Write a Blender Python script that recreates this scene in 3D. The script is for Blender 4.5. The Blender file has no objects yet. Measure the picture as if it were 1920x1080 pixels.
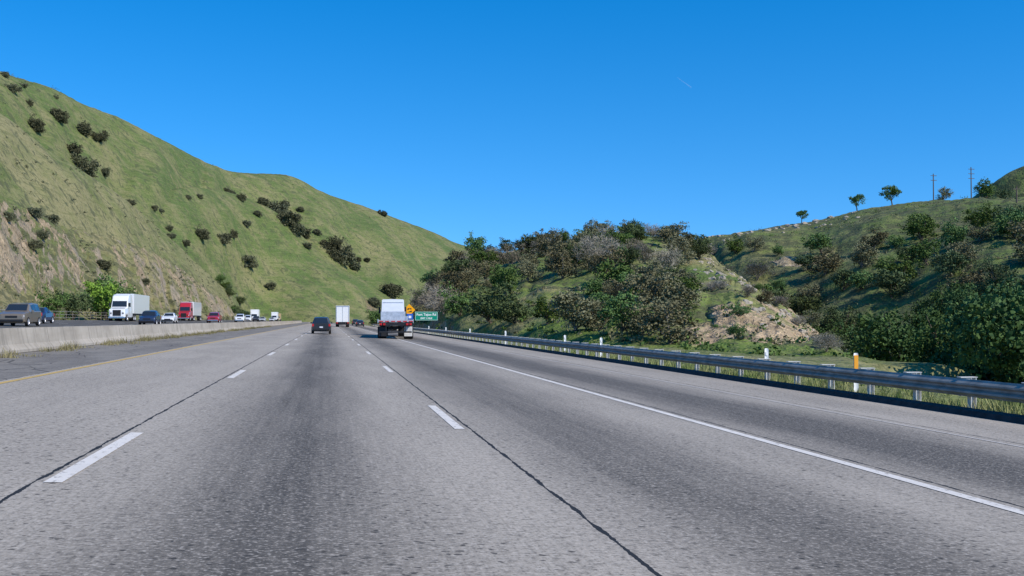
import bpy, bmesh, math, random
from mathutils import Vector, noise, Matrix
from mathutils.bvhtree import BVHTree
R=random.Random(7)
scene=bpy.context.scene
col=scene.collection
scene.view_settings.view_transform='Standard'
scene.view_settings.look='None'
scene.view_settings.exposure=0

# ------------------------------------------------------------ materials
class Mat:
    def __init__(s,name,rough=.9):
        s.m=bpy.data.materials.new(name); s.m.use_nodes=True; s.nt=s.m.node_tree
        s.b=s.nt.nodes['Principled BSDF']; s.b.inputs['Roughness'].default_value=rough
        s.b.inputs['Specular IOR Level'].default_value=.25
    def put(s,sock,v):
        if isinstance(v,bpy.types.NodeSocket): s.nt.links.new(v,sock)
        elif isinstance(v,(tuple,list)) and len(v)==3 and sock.type=='RGBA': sock.default_value=(*v,1)
        else: sock.default_value=v
    def n(s,t,ins={},**props):
        nd=s.nt.nodes.new(t)
        for k,v in props.items(): setattr(nd,k,v)
        for k,v in ins.items(): s.put(nd.inputs[k],v)
        return nd
    def pos(s): return s.n('ShaderNodeNewGeometry').outputs['Position']
    def scale(s,v,sc): return s.n('ShaderNodeVectorMath',{0:v,1:sc},operation='MULTIPLY').outputs[0]
    def noise(s,vec,scale,detail=4,rough=.55,dist=0):
        return s.n('ShaderNodeTexNoise',{'Vector':vec,'Scale':scale,'Detail':detail,'Roughness':rough,'Distortion':dist}).outputs['Fac']
    def math(s,op,a,b=0,c=0,clamp=False):
        return s.n('ShaderNodeMath',{0:a,1:b,2:c},operation=op,use_clamp=clamp).outputs[0]
    def mr(s,v,a,b,c=0,d=1):
        return s.n('ShaderNodeMapRange',{0:v,1:a,2:b,3:c,4:d}).outputs[0]
    def mix(s,f,a,b,bt='MIX'):
        nd=s.nt.nodes.new('ShaderNodeMix'); nd.data_type='RGBA'; nd.blend_type=bt
        s.put(nd.inputs[0],f); s.put(nd.inputs[6],a); s.put(nd.inputs[7],b); return nd.outputs[2]
    def color(s,c): s.put(s.b.inputs['Base Color'],c); return s
    def bump(s,h,st=.5,d=.1):
        nd=s.n('ShaderNodeBump',{'Height':h,'Strength':st,'Distance':d}); s.nt.links.new(nd.outputs[0],s.b.inputs['Normal']); return s

def plain(name,c,rough=.6,metal=0,var=.12,sc=6,coat=0,spec=.3):
    m=Mat(name,rough); tc=m.n('ShaderNodeTexCoord').outputs['Object']
    nz=m.noise(tc,sc,3)
    m.color(m.mix(m.mr(nz,.35,.65),tuple(x*(1-var) for x in c),tuple(min(1,x*(1+var)) for x in c)))
    m.b.inputs['Metallic'].default_value=metal; m.b.inputs['Specular IOR Level'].default_value=spec
    m.b.inputs['Coat Weight'].default_value=coat
    return m.m

def mat_hill(name,ga,gb,dry,rock,rock_lo=.78,rock_hi=.66,patches=(),dryness=.5,scrub=(.03,.04,.015),scrub_amt=.0,fleck=.5,grey=(.25,.24,.21),grey_amt=.6,extra=True):
    m=Mat(name,.95); p=m.pos()
    n1=m.noise(p,.018,3,.6,.4); n2=m.noise(p,.11,4,.6); n3=m.noise(p,.9,3,.65); n4=m.noise(p,3.2,2,.7)
    c=m.mix(m.mr(n1,.38,.62),ga,gb)
    dm=m.math('ADD',m.math('MULTIPLY',n2,.6),m.math('MULTIPLY',n1,.5))
    c=m.mix(m.mr(dm,.62-.2*dryness,.72-.12*dryness,0,.8),c,dry)
    ps=m.scale(p,(.05,.05,.9)); tr=m.noise(ps,1.0,3,.6,1.2)
    c=m.mix(m.mr(tr,.52,.66,0,.4),c,dry)
    c=m.mix(m.mr(tr,.47,.36,0,.4),c,tuple(x*.6 for x in ga))
    c=m.mix(m.mr(n3,.5,.68,0,fleck),c,tuple(x*.45 for x in ga))
    c=m.mix(m.mr(n4,.5,.72,0,.4),c,tuple(min(1,x*1.5) for x in dry))
    if scrub_amt:
        n5=m.noise(p,.22,3,.7,.6)
        c=m.mix(m.mr(n5,.60-.2*scrub_amt,.66-.2*scrub_amt,0,.8),c,scrub)
    h=n3
    if extra:
        nz=m.n('ShaderNodeSeparateXYZ',{0:m.n('ShaderNodeNewGeometry').outputs['Normal']}).outputs[2]
        rm=m.math('ADD',nz,m.math('MULTIPLY',m.math('SUBTRACT',n2,.5),1.3))
        rmask=m.mr(rm,rock_lo,rock_hi)
        for (x,y,z,r) in patches:
            d=m.n('ShaderNodeVectorMath',{0:p,1:(x,y,z)},operation='DISTANCE').outputs['Value']
            d=m.math('ADD',d,m.math('MULTIPLY',m.math('SUBTRACT',n2,.5),r*2.6))
            rmask=m.math('MAXIMUM',rmask,m.mr(d,r,r*.75))
        rv=m.noise(m.scale(p,(1,1,.9)),.4,4,.75,.8)
        rc=m.mix(m.mr(rv,.35,.65),tuple(x*.45 for x in rock),tuple(min(1,x*1.25) for x in rock))
        rv2=m.noise(p,.05,2); rc=m.mix(m.mr(rv2,.45,.6,0,grey_amt),rc,grey)
        rc=m.mix(m.mr(n3,.54,.66,0,.55),rc,tuple(x*.8 for x in ga))
        c=m.mix(rmask,c,rc)
        h=m.math('ADD',n3,m.math('MULTIPLY',rv,m.math('MULTIPLY',rmask,3.)))
    m.color(c)
    m.bump(h,.9,.6)
    return m.m

def mat_leaf(name,a,b,var=.35,h0=.48,h1=.52):
    m=Mat(name,.8); p=m.pos()
    oi=m.n('ShaderNodeObjectInfo').outputs['Random']
    n=m.noise(p,.9,1) 
    c=m.mix(m.mr(n,.35,.65),a,b)
    hs=m.n('ShaderNodeHueSaturation',{'Hue':m.mr(oi,0,1,h0,h1),'Saturation':m.mr(oi,0,1,1.1,.85),'Value':m.mr(oi,0,1,1-var,1+var),'Color':c}).outputs[0]
    m.color(hs)
    return m.m

# ------------------------------------------------------------ object helpers
def mk(name,verts,faces,mat=None,parent=None,smooth=False,mats=None,loc=None):
    me=bpy.data.meshes.new(name); me.from_pydata([tuple(v) for v in verts],[],faces); me.update()
    if mats:
        for a in mats: me.materials.append(a)
    elif mat: me.materials.append(mat)
    if smooth: me.polygons.foreach_set('use_smooth',[True]*len(me.polygons))
    return add(name,me,parent,loc)
def add(name,me,parent=None,loc=None):
    o=bpy.data.objects.new(name,me); col.objects.link(o)
    if parent: o.parent=parent
    if loc: o.location=loc
    return o
def tag(o,label,cat,group=None,kind=None):
    o['label']=label; o['category']=cat
    if group: o['group']=group
    if kind: o['kind']=kind
    return o
def struct(o,kind='structure',label=None,cat=None):
    o['kind']=kind
    if label: o['label']=label
    if cat: o['category']=cat
    return o
def bm_obj(name,bm,mat,parent=None,smooth=False):
    me=bpy.data.meshes.new(name); bmesh.ops.recalc_face_normals(bm,faces=bm.faces[:]); bm.to_mesh(me); bm.free()
    if isinstance(mat,(list,tuple)):
        for a in mat: me.materials.append(a)
    else: me.materials.append(mat)
    if smooth: me.polygons.foreach_set('use_smooth',[True]*len(me.polygons))
    return add(name,me,parent)
def box_bm(bm,x0,x1,y0,y1,z0,z1,bev=0,mi=0):
    r=bmesh.ops.create_cube(bm,size=1)
    vs=r['verts']
    for v in vs:
        v.co=Vector(((x0+x1)/2+v.co.x*(x1-x0),(y0+y1)/2+v.co.y*(y1-y0),(z0+z1)/2+v.co.z*(z1-z0)))
    fs={f for v in vs for f in v.link_faces}
    for f in fs: f.material_index=mi
    if bev:
        es={e for v in vs for e in v.link_edges}
        bmesh.ops.bevel(bm,geom=list(es),offset=bev,segments=2,affect='EDGES',profile=.5)
def box(name,x0,x1,y0,y1,z0,z1,mat,parent,bev=.02):
    bm=bmesh.new(); box_bm(bm,x0,x1,y0,y1,z0,z1,bev); return bm_obj(name,bm,mat,parent)
def boxes(name,L,mat,parent,bev=.015):
    bm=bmesh.new()
    for b in L: box_bm(bm,*b,bev)
    return bm_obj(name,bm,mat,parent)
def tube(V,F,p0,p1,r0,r1,seg=6,cap=False):
    d=(p1-p0); 
    if d.length<1e-6: return
    q=d.to_track_quat('Z','Y'); b=len(V)
    for p,r in ((p0,r0),(p1,r1)):
        for i in range(seg):
            a=2*math.pi*i/seg; V.append(p+q@Vector((math.cos(a)*r,math.sin(a)*r,0)))
    for i in range(seg):
        j=(i+1)%seg; F.append((b+i,b+j,b+seg+j,b+seg+i))
    if cap: F.append(tuple(range(b+seg,b+2*seg))); F.append(tuple(reversed(range(b,b+seg))))
def empty(name,loc=(0,0,0),rot=0):
    e=bpy.data.objects.new(name,None); col.objects.link(e); e.empty_display_size=.5; e.location=loc; e.rotation_euler=(0,0,rot); return e

# ------------------------------------------------------------ road geometry
SL=-.036
def cY(y): return 0 if y<300 else -8*((y-300)/300)**2
def rz(s): return SL*s

YS=[-30+2*i for i in range(40)]+[50+5*i for i in range(50)]+[300+10*i for i in range(39)]
def strip(name,s0,s1,mat,dz,y0=-30,y1=680,ns=1,parent=None):
    ys=[y0]+[y for y in YS if y0<y<y1]+[y1]
    V=[];F=[];UV=[]
    for y in ys:
        for k in range(ns+1):
            s=s0+(s1-s0)*k/ns
            V.append((s+cY(y),y,rz(s)+dz)); UV.append((s,y))
    for i in range(len(ys)-1):
        for k in range(ns):
            a=i*(ns+1)+k; F.append((a,a+1,a+ns+2,a+ns+1))
    o=mk(name,V,F,mat,parent)
    uv=o.data.uv_layers.new(name='UVMap')
    for l in o.data.loops: uv.data[l.index].uv=UV[l.vertex_index]
    return o
def extrude(name,prof,mat,y0,y1,parent=None,closed=False,s0=0,step=None):
    ys=[y0]+[y for y in YS if y0<y<y1]+[y1]; n=len(prof); V=[];F=[]
    for y in ys:
        for (s,z) in prof: V.append((s+cY(y),y,z+rz(s0)))
    for i in range(len(ys)-1):
        for k in range(n if closed else n-1):
            a=i*n+k; b=i*n+(k+1)%n; F.append((a,b,b+n,a+n))
    if closed: F.append(tuple(range(n))); F.append(tuple(reversed(range(len(V)-n,len(V)))))
    return mk(name,V,F,mat,parent)

def mat_concrete():
    m=Mat('concrete_road',.85)
    uv=m.n('ShaderNodeTexCoord').outputs['UV']; sp=m.n('ShaderNodeSeparateXYZ',{0:uv}); s=sp.outputs[0]; y=sp.outputs[1]
    wob=m.math('MULTIPLY',m.math('SUBTRACT',m.noise(m.scale(uv,(.3,.05,1)),1,2),.5),.6)
    def band(c,w,amt):
        d=m.math('DIVIDE',m.math('ADD',m.math('SUBTRACT',s,c),wob),w)
        d=m.math('MULTIPLY',d,d); return m.math('MULTIPLY',m.math('EXPONENT',m.math('MULTIPLY',d,-1)),amt)
    t=band(-.40,.9,.95)
    for c,w,a in ((2.95,1.0,.88),(6.6,1.3,1.1),(-3.9,.9,.15),(9.9,.8,.2)):
        t=m.math('ADD',t,band(c,w,a))
    st=m.noise(m.scale(uv,(5,.07,1)),1,4,.65)
    bl=m.noise(m.scale(uv,(.9,.16,1)),1,4,.6)
    t=m.math('MULTIPLY',t,m.mr(st,.25,.7,.75,1.15))
    t=m.math('ADD',t,m.mr(bl,.3,.75,-.14,.22),clamp=True)
    c=m.mix(t,(.455,.395,.32),(.11,.096,.079))
    tin=m.noise(m.scale(uv,(70,.9,1)),1,1,.5)
    c=m.mix(m.mr(tin,.35,.7,0,.18),c,(.07,.063,.053))
    ag=m.noise(uv,12,4,.85,.2)
    c=m.mix(m.mr(ag,.5,.66,0,.5),c,(.05,.045,.038))
    c=m.mix(m.mr(ag,.46,.34,0,.45),c,(.54,.475,.40))
    ag2=m.noise(uv,34,1,.6)
    c=m.mix(m.mr(ag2,.57,.69,0,.5),c,(.58,.52,.44))
    c=m.mix(m.mr(ag2,.42,.32,0,.5),c,(.05,.045,.038))
    vo=m.n('ShaderNodeTexVoronoi',{'Vector':m.n('ShaderNodeVectorMath',{0:uv,1:m.scale(m.n('ShaderNodeTexNoise',{'Vector':uv,'Scale':20,'Detail':1}).outputs['Color'],(.06,.06,0))},operation='ADD').outputs[0],'Scale':9.,'Randomness':1.}).outputs['Distance']
    c=m.mix(m.math('MULTIPLY',m.mr(vo,.22,.14,0,.8),m.mr(bl,.40,.52)),c,(.04,.036,.031))
    jw=m.math('MULTIPLY',m.math('SUBTRACT',m.noise(m.scale(uv,(0,1.1,1)),1,4,.7),.5),.07)
    ww=m.mr(m.noise(m.scale(uv,(0,2.3,1)),1,3,.7),.4,.75,.008,.035)
    for cpos in (-2.10,1.68,5.28,8.6,-5.6):
        d=m.math('ABSOLUTE',m.math('ADD',m.math('SUBTRACT',s,cpos),jw))
        c=m.mix(m.math('LESS_THAN',d,ww),c,(.025,.025,.025))
    ty=m.math('ABSOLUTE',m.math('SUBTRACT',m.math('MODULO',m.math('ADD',y,101),4.6),2.3))
    c=m.mix(m.math('MULTIPLY',m.math('LESS_THAN',ty,.008),m.mr(bl,.45,.65,0,.35)),c,(.05,.05,.05))
    m.color(c); m.bump(ag,.4,.012)
    return m.m
def mat_asphalt(name,a,b):
    m=Mat(name,.9); uv=m.n('ShaderNodeTexCoord').outputs['UV']
    n1=m.noise(m.scale(uv,(1,.2,1)),.9,4,.6); n2=m.noise(uv,14,3,.75)
    c=m.mix(m.mr(n1,.35,.65),a,b); c=m.mix(m.mr(n2,.5,.7,0,.5),c,tuple(x*1.8 for x in b)); c=m.mix(m.mr(n2,.45,.3,0,.6),c,tuple(x*.4 for x in a))
    cr=m.n('ShaderNodeTexVoronoi',{'Vector':m.scale(uv,(.8,.5,1)),'Scale':1.},feature='DISTANCE_TO_EDGE').outputs['Distance']
    c=m.mix(m.math('MULTIPLY',m.math('LESS_THAN',cr,.012),.7),c,tuple(x*.35 for x in a))
    m.color(c); return m.m
MC=mat_concrete()
MA=mat_asphalt('shoulder_asphalt',(.16,.142,.12),(.245,.22,.185))
MO=mat_asphalt('opposing_asphalt',(.08,.073,.062),(.13,.118,.10))
struct(strip('road',-5.6,11.0,MC,0,ns=6),label='pale grooved concrete freeway lanes with dark wear bands',cat='road')
struct(strip('road_shoulder',-8.7,-5.6,MA,-.001),label='cracked grey asphalt inner shoulder of the freeway',cat='road shoulder')
struct(strip('opposing_road',-34,-9.1,MO,0,ns=3),label='dark asphalt carriageway of oncoming traffic',cat='road')

def mat_paint(name,c,worn=.5):
    m=Mat(name,.7); uv=m.n('ShaderNodeTexCoord').outputs['UV']
    n=m.noise(m.scale(uv,(1,.6,1)),13,4,.75); n2=m.noise(uv,1.2,2)
    c2=m.mix(m.mr(n2,.3,.7,0,.25),c,tuple(x*.6 for x in c))
    c2=m.mix(m.mr(n,.66-.14*worn,.72-.1*worn,0,.85),c2,(.26,.235,.20)); m.color(c2); return m.m
MW=mat_paint('white_road_paint',(.76,.70,.62),.75); MWf=mat_paint('faded_white_paint',(.55,.50,.44),.9); MY=mat_paint('yellow_road_paint',(.60,.40,.12),.75)
def dashes(name,s,w,starts,L,mat):
    V=[];F=[];UV=[]
    for y0 in starts:
        for i in range(4):
            ya=y0+L*i/4; yb=y0+L*(i+1)/4; b=len(V)
            for (ss,yy) in ((s-w/2,ya),(s+w/2,ya),(s+w/2,yb),(s-w/2,yb)):
                V.append((ss+cY(yy),yy,rz(ss)+.005)); UV.append((ss,yy))
            F.append((b,b+1,b+2,b+3))
    o=mk(name,V,F,mat); uv=o.data.uv_layers.new(name='UVMap')
    for l in o.data.loops: uv.data[l.index].uv=UV[l.vertex_index]
    return struct(o,label='white dashed lane line painted on the freeway',cat='road marking')
dashes('lane_marking',-1.97,.13,[8.5+14.63*i for i in range(-1,42)],3.6,MW)
dashes('lane_marking',1.545,.12,[13.2+14.63*i for i in range(-1,42)],3.7,MW)
for s,w,mt,n in ((5.09,.13,MW,'solid white lane line along the freeway'),(8.34,.07,MWf,'thin faded white line along the outer lane'),(-5.40,.12,MY,'faded yellow edge line beside the inner shoulder')):
    struct(strip('edge_marking',s-w/2,s+w/2,mt,.005),label=n,cat='road marking')
for s in (-20.8,-24.5,-28.2): dashes('lane_marking',s,.14,[5+14.63*i for i in range(0,42)],3.6,MW)
struct(strip('edge_marking',-32.1,-31.95,MW,.005),label='white edge line of the oncoming carriageway',cat='road marking')

# ------------------------------------------------------------ ground sheet
def gz(s,y):
    f=0
    if s<-34: z=1.17
    elif s<=11.05: return SL*s-.03
    else:
        z0=-.44
        if y<70: e=13.6+max(0,y-20)*.42
        else: e=42
        if s<e: z=z0-.045*(s-11)
        else:
            ze=z0-.045*(e-11); z=max(-11,ze-.5*(s-e))
        f=min(1,(s-11.05)/3)
    return z+f*.3*noise.fractal(Vector((s*.25,y*.25,1)),1,2,4)
ss=[-2500,-1200,-600,-300,-150,-90,-60,-45,-38,-34,-33,-20,-9.1,-8.7,-5.6,0,6,11.0,11.1,11.5,12]+[12.5+.75*i for i in range(50)]+[52,56,60,66,72,80,90,100,120,150,200,300,500,900,1500,2500]
ys=[-300,-100,-40]+[-20+1.5*i for i in range(80)]+[100+5*i for i in range(40)]+[300+20*i for i in range(25)]+[900,1200,1800,2600,4000]
V=[];F=[]
for y in ys:
    for s in ss: V.append((s+cY(min(y,700)),y,gz(s,y)))
n=len(ss)
for i in range(len(ys)-1):
    for k in range(n-1): a=i*n+k; F.append((a,a+1,a+n+1,a+n))
MG=mat_hill('verge_grass',(.11,.145,.035),(.165,.18,.06),(.27,.24,.12),(.30,.24,.17),dryness=.6,extra=False)
ground=struct(mk('ground',V,F,MG,smooth=True),label='grassy roadside ground falling into a gully',cat='ground')

# ------------------------------------------------------------ hills
def cr(a,b,c,d,t):
    return .5*((2*b)+(c-a)*t+(2*a-5*b+4*c-d)*t*t+(3*b-a-3*c+d)*t*t*t)
def spline(P,n):
    out=[]
    m=len(P)-1
    for i in range(n):
        x=m*i/(n-1); k=min(int(x),m-1); t=x-k
        a=P[k-1] if k>0 else 2*P[k]-P[k+1]; d=P[k+2] if k+2<=m else 2*P[k+1]-P[k]
        out.append(cr(a,P[k],P[k+1],d,t))
    return out
TERR=[]
def loft(name,label,foot,crest,prof,back_w,back_drop,nu,nv,mat,amp=1.5,sc=30,gul=2.,gsc=26,seed=0,fine=.3,ck=.35,g3=.0):
    foot=[Vector(p) for p in foot]; crest=[Vector(p) for p in crest]
    rows=[]
    sk=[]
    for f,c in zip(foot,crest):
        d=(c-f); d.z=0; d.normalize(); sk.append(Vector((f.x-d.x*1,f.y-d.y*1,f.z-3)))
    rows.append(sk)
    for t,zf in prof:
        rows.append([Vector((f.x+(c.x-f.x)*t,f.y+(c.y-f.y)*t,f.z+(c.z-f.z)*zf)) for f,c in zip(foot,crest)])
    nc=len(rows)-1
    for w,dr in ((.35,.16),(1,1)):
        bk=[]
        for f,c in zip(foot,crest):
            d=(c-f); d.z=0; d.normalize(); bk.append(Vector((c.x+d.x*back_w*w,c.y+d.y*back_w*w,c.z-back_drop*dr)))
        rows.append(bk)
    tc=nc/(len(rows)-1)
    fine_rows=[spline(r,nu) for r in rows]
    G=[[None]*nu for _ in range(nv)]
    arc=0
    for i in range(nu):
        if i: arc+=(fine_rows[2][i]-fine_rows[2][i-1]).length
        cs=spline([r[i] for r in fine_rows],nv)
        for j,p in enumerate(cs):
            tt=j/(nv-1); w=min(1,max(0,(tt-.1)*4))
            wc=ck+(1-ck)*min(1,abs(tt-tc)/.25)
            g=noise.noise(Vector((arc/gsc,tt*1.6,seed+3.3)))+.5*noise.noise(Vector((arc/gsc*2.3,tt*3,seed+9.1)))+g3*noise.noise(Vector((arc/gsc*5,tt*5,seed+19.1)))
            dz=amp*wc*noise.fractal(Vector((p.x/sc,p.y/sc,seed)),1,2,5)+gul*g*math.sin(math.pi*min(1,tt/tc))
            dz+=fine*noise.fractal(Vector((p.x/4,p.y/4,p.z/4+seed)),.8,2,3)
            G[j][i]=Vector((p.x,p.y,p.z+dz*w))
    V=[p for r in G for p in r]; F=[]
    for j in range(nv-1):
        for i in range(nu-1): a=j*nu+i; F.append((a,a+1,a+nu+1,a+nu))
    o=struct(mk(name,V,F,mat,smooth=True),label=label,cat='hill')
    TERR.append((o,BVHTree.FromPolygons([tuple(v) for v in V],F)))
    return G
MH1=mat_hill('green_hill_grass',(.08,.13,.03),(.14,.17,.045),(.24,.21,.10),(.26,.20,.12),dryness=.6,rock_lo=.1,rock_hi=.0,patches=((38,790,9,16),),scrub=(.075,.09,.036),scrub_amt=.3,fleck=.6)
MH2=mat_hill('spur_grass',(.105,.14,.036),(.165,.175,.056),(.27,.235,.115),(.30,.24,.14),dryness=.85,rock_lo=.15,rock_hi=.0,scrub=(.08,.088,.04),scrub_amt=.3,fleck=.6)
MB=mat_hill('cut_bank_earth',(.11,.135,.04),(.18,.18,.06),(.28,.235,.12),(.44,.33,.205),dryness=.65,rock_lo=.66,rock_hi=.54,scrub=(.085,.088,.04),scrub_amt=.45,grey=(.28,.26,.215),grey_amt=.5)
MM=mat_hill('oak_knoll_grass',(.11,.18,.03),(.18,.22,.045),(.27,.22,.11),(.52,.385,.235),dryness=.5,rock_lo=.45,rock_hi=.35,scrub=(.08,.085,.04),scrub_amt=.35,
   patches=((41,100,0,8),(52,118,1,8),(47,108,1,8),(36,97,-1,5),(60,140,2,5)),grey_amt=0)
MR=mat_hill('scrub_hill',(.10,.15,.035),(.16,.20,.05),(.23,.20,.09),(.42,.33,.21),dryness=.55,rock_lo=.3,rock_hi=.2,scrub=(.07,.08,.035),scrub_amt=.6,patches=((125,283,18,8),),grey_amt=0)
G1=loft('hill','tall green grassy hill dotted with dark oaks',
 [(-130,400,50),(-112,420,48),(-105,450,48),(-98,520,42),(-75,600,30),(-62,680,22),(-30,740,12),(-6,760,8),(30,800,3),(69,830,-1),(97,860,-3),(142,920,-5)],
 [(-174.7,515,122.4),(-155,563,119.7),(-142.3,611,120.6),(-125.6,679.4,121.6),(-96.4,786,116),(-76.4,884,117),(-32.2,958,122.4),(-8,994.5,115.3),(41.7,1067,105.7),(99.7,1149,95.2),(138,1193,83),(202,1264,69)],
 [(0,0),(.33,.36),(.66,.72),(1,1)],120,60,300,120,MH1,amp=4,sc=70,gul=14,gsc=65,seed=1,g3=.15)
G2=loft('hill','green hill spur sloping down towards the freeway',
 [(-118,500,0),(-98,500,12),(-85,520,24),(-62,600,10),(-45,690,0),(-5.6,700,0),(29,745,0),(57,790,-1)],
 [(-130,640,20),(-112,630,48),(-90,660,76),(-69,802,90.5),(-36.9,816.8,76.3),(1,841,45),(41.5,855,22.5),(64.4,861,7.5)],
 [(0,0),(.33,.36),(.66,.74),(1,1)],60,35,200,90,MH1,amp=3,sc=60,gul=9,gsc=55,seed=2,g3=.15)
G3=loft('hill','nearer grassy hill spur above the cut bank',
 [(-75,200,20),(-72,245,22),(-72,305,22),(-68,375,22),(-62,450,18),(-54,525,9),(-51,590,3),(-50,680,2)],
 [(-119,374,77),(-102.5,371.6,66),(-93,400.5,57.9),(-83,439,51.7),(-75,519,42),(-63,578,26.8),(-53.8,657.5,13.6),(-52,720,3)],
 [(0,0),(.33,.38),(.66,.74),(1,1)],40,25,190,90,MH2,amp=1.8,sc=45,gul=4,gsc=40,seed=3,fine=.2)
G4=loft('hill','eroded tan and grey road cut bank with grass',
 [(-40,90,1.0),(-40,150,1.0),(-40,200,1.0),(-39,280,1.),(-39,380,1.),(-40.5,470,1.),(-45,560,1.)],
 [(-64.5,190,25.5),(-66,240,25.5),(-66.8,304,25),(-60,380,24.3),(-56.7,462,20),(-49.5,531,11),(-50,610,4.7)],
 [(0,0),(.42,.20),(.72,.62),(1,1)],16,7,320,80,MB,amp=2.8,sc=22,gul=2.4,gsc=18,seed=4,fine=.9,g3=.2)
G5=loft('hill','rounded knoll with oaks and an eroded tan foot',
 [(15.6,230,1.0),(17.3,200,.6),(17.7,159,-.3),(20.5,128,-.75),(22.6,108,-1.1),(25.3,97,-1.4),(28.5,92,-1.5),(31.3,86,-1.6),(33.6,80.6,-1.7),(35.4,75,-1.8),(34.9,67,-2.2),(31.5,57.6,-2.2)],
 [(23.2,320,4.5),(30.3,299,13),(38.9,287.5,17.3),(50.8,275.4,19.3),(61.8,263.5,20.8),(72,256.7,21.5),(81,240,18),(74,200.6,11.3),(67.5,166,5.5),(61.4,137,.4),(52,108,-2.4),(46.5,88.6,-4)],
 [(0,0),(.12,.16),(.55,.62),(1,1)],40,14,220,90,MM,amp=1.8,sc=22,gul=1.8,gsc=20,seed=5,fine=.5)
G6=loft('hill','scrub covered hillside with scattered oaks and rocks',
 [(95,330,4),(100,300,0),(85.4,219,-8),(81.4,179,-10),(80.9,159,-11),(80.6,138.7,-11),(81.2,128.5,-11),(81,118.4,-11),(83.3,108,-11)],
 [(118.9,416,28.1),(134,403.5,31.1),(148.5,381,33.2),(171.3,377,36.8),(190.3,374,40.7),(209.6,360.7,42.5),(220.4,348.8,42.4),(230.4,337,41.8),(243,314.7,43.3)],
 [(0,0),(.33,.42),(.66,.78),(1,1)],80,30,220,90,MR,amp=3.,sc=35,gul=5,gsc=45,seed=6,fine=.5)
G7=loft('hill','steep dark hill rising behind the scrub hillside',
 [(255,392,30),(262,388,30),(270,380,30),(290,365,30),(315,350,30)],
 [(261,428,47),(271,421,56.5),(281,415,63.6),(306,406,77),(338,400,90)],
 [(0,0),(.33,.33),(.66,.66),(1,1)],60,30,60,30,MR,amp=2,sc=30,gul=2,gsc=30,seed=7)
TERR.append((ground,BVHTree.FromPolygons([tuple(v.co) for v in ground.data.vertices],[tuple(p.vertices) for p in ground.data.polygons])))
def drop(x,y):
    best=None
    for o,b in TERR:
        h=b.ray_cast(Vector((x,y,400)),Vector((0,0,-1)))
        if h[0] and (best is None or h[0].z>best): best=h[0].z
    return best if best is not None else 0

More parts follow.
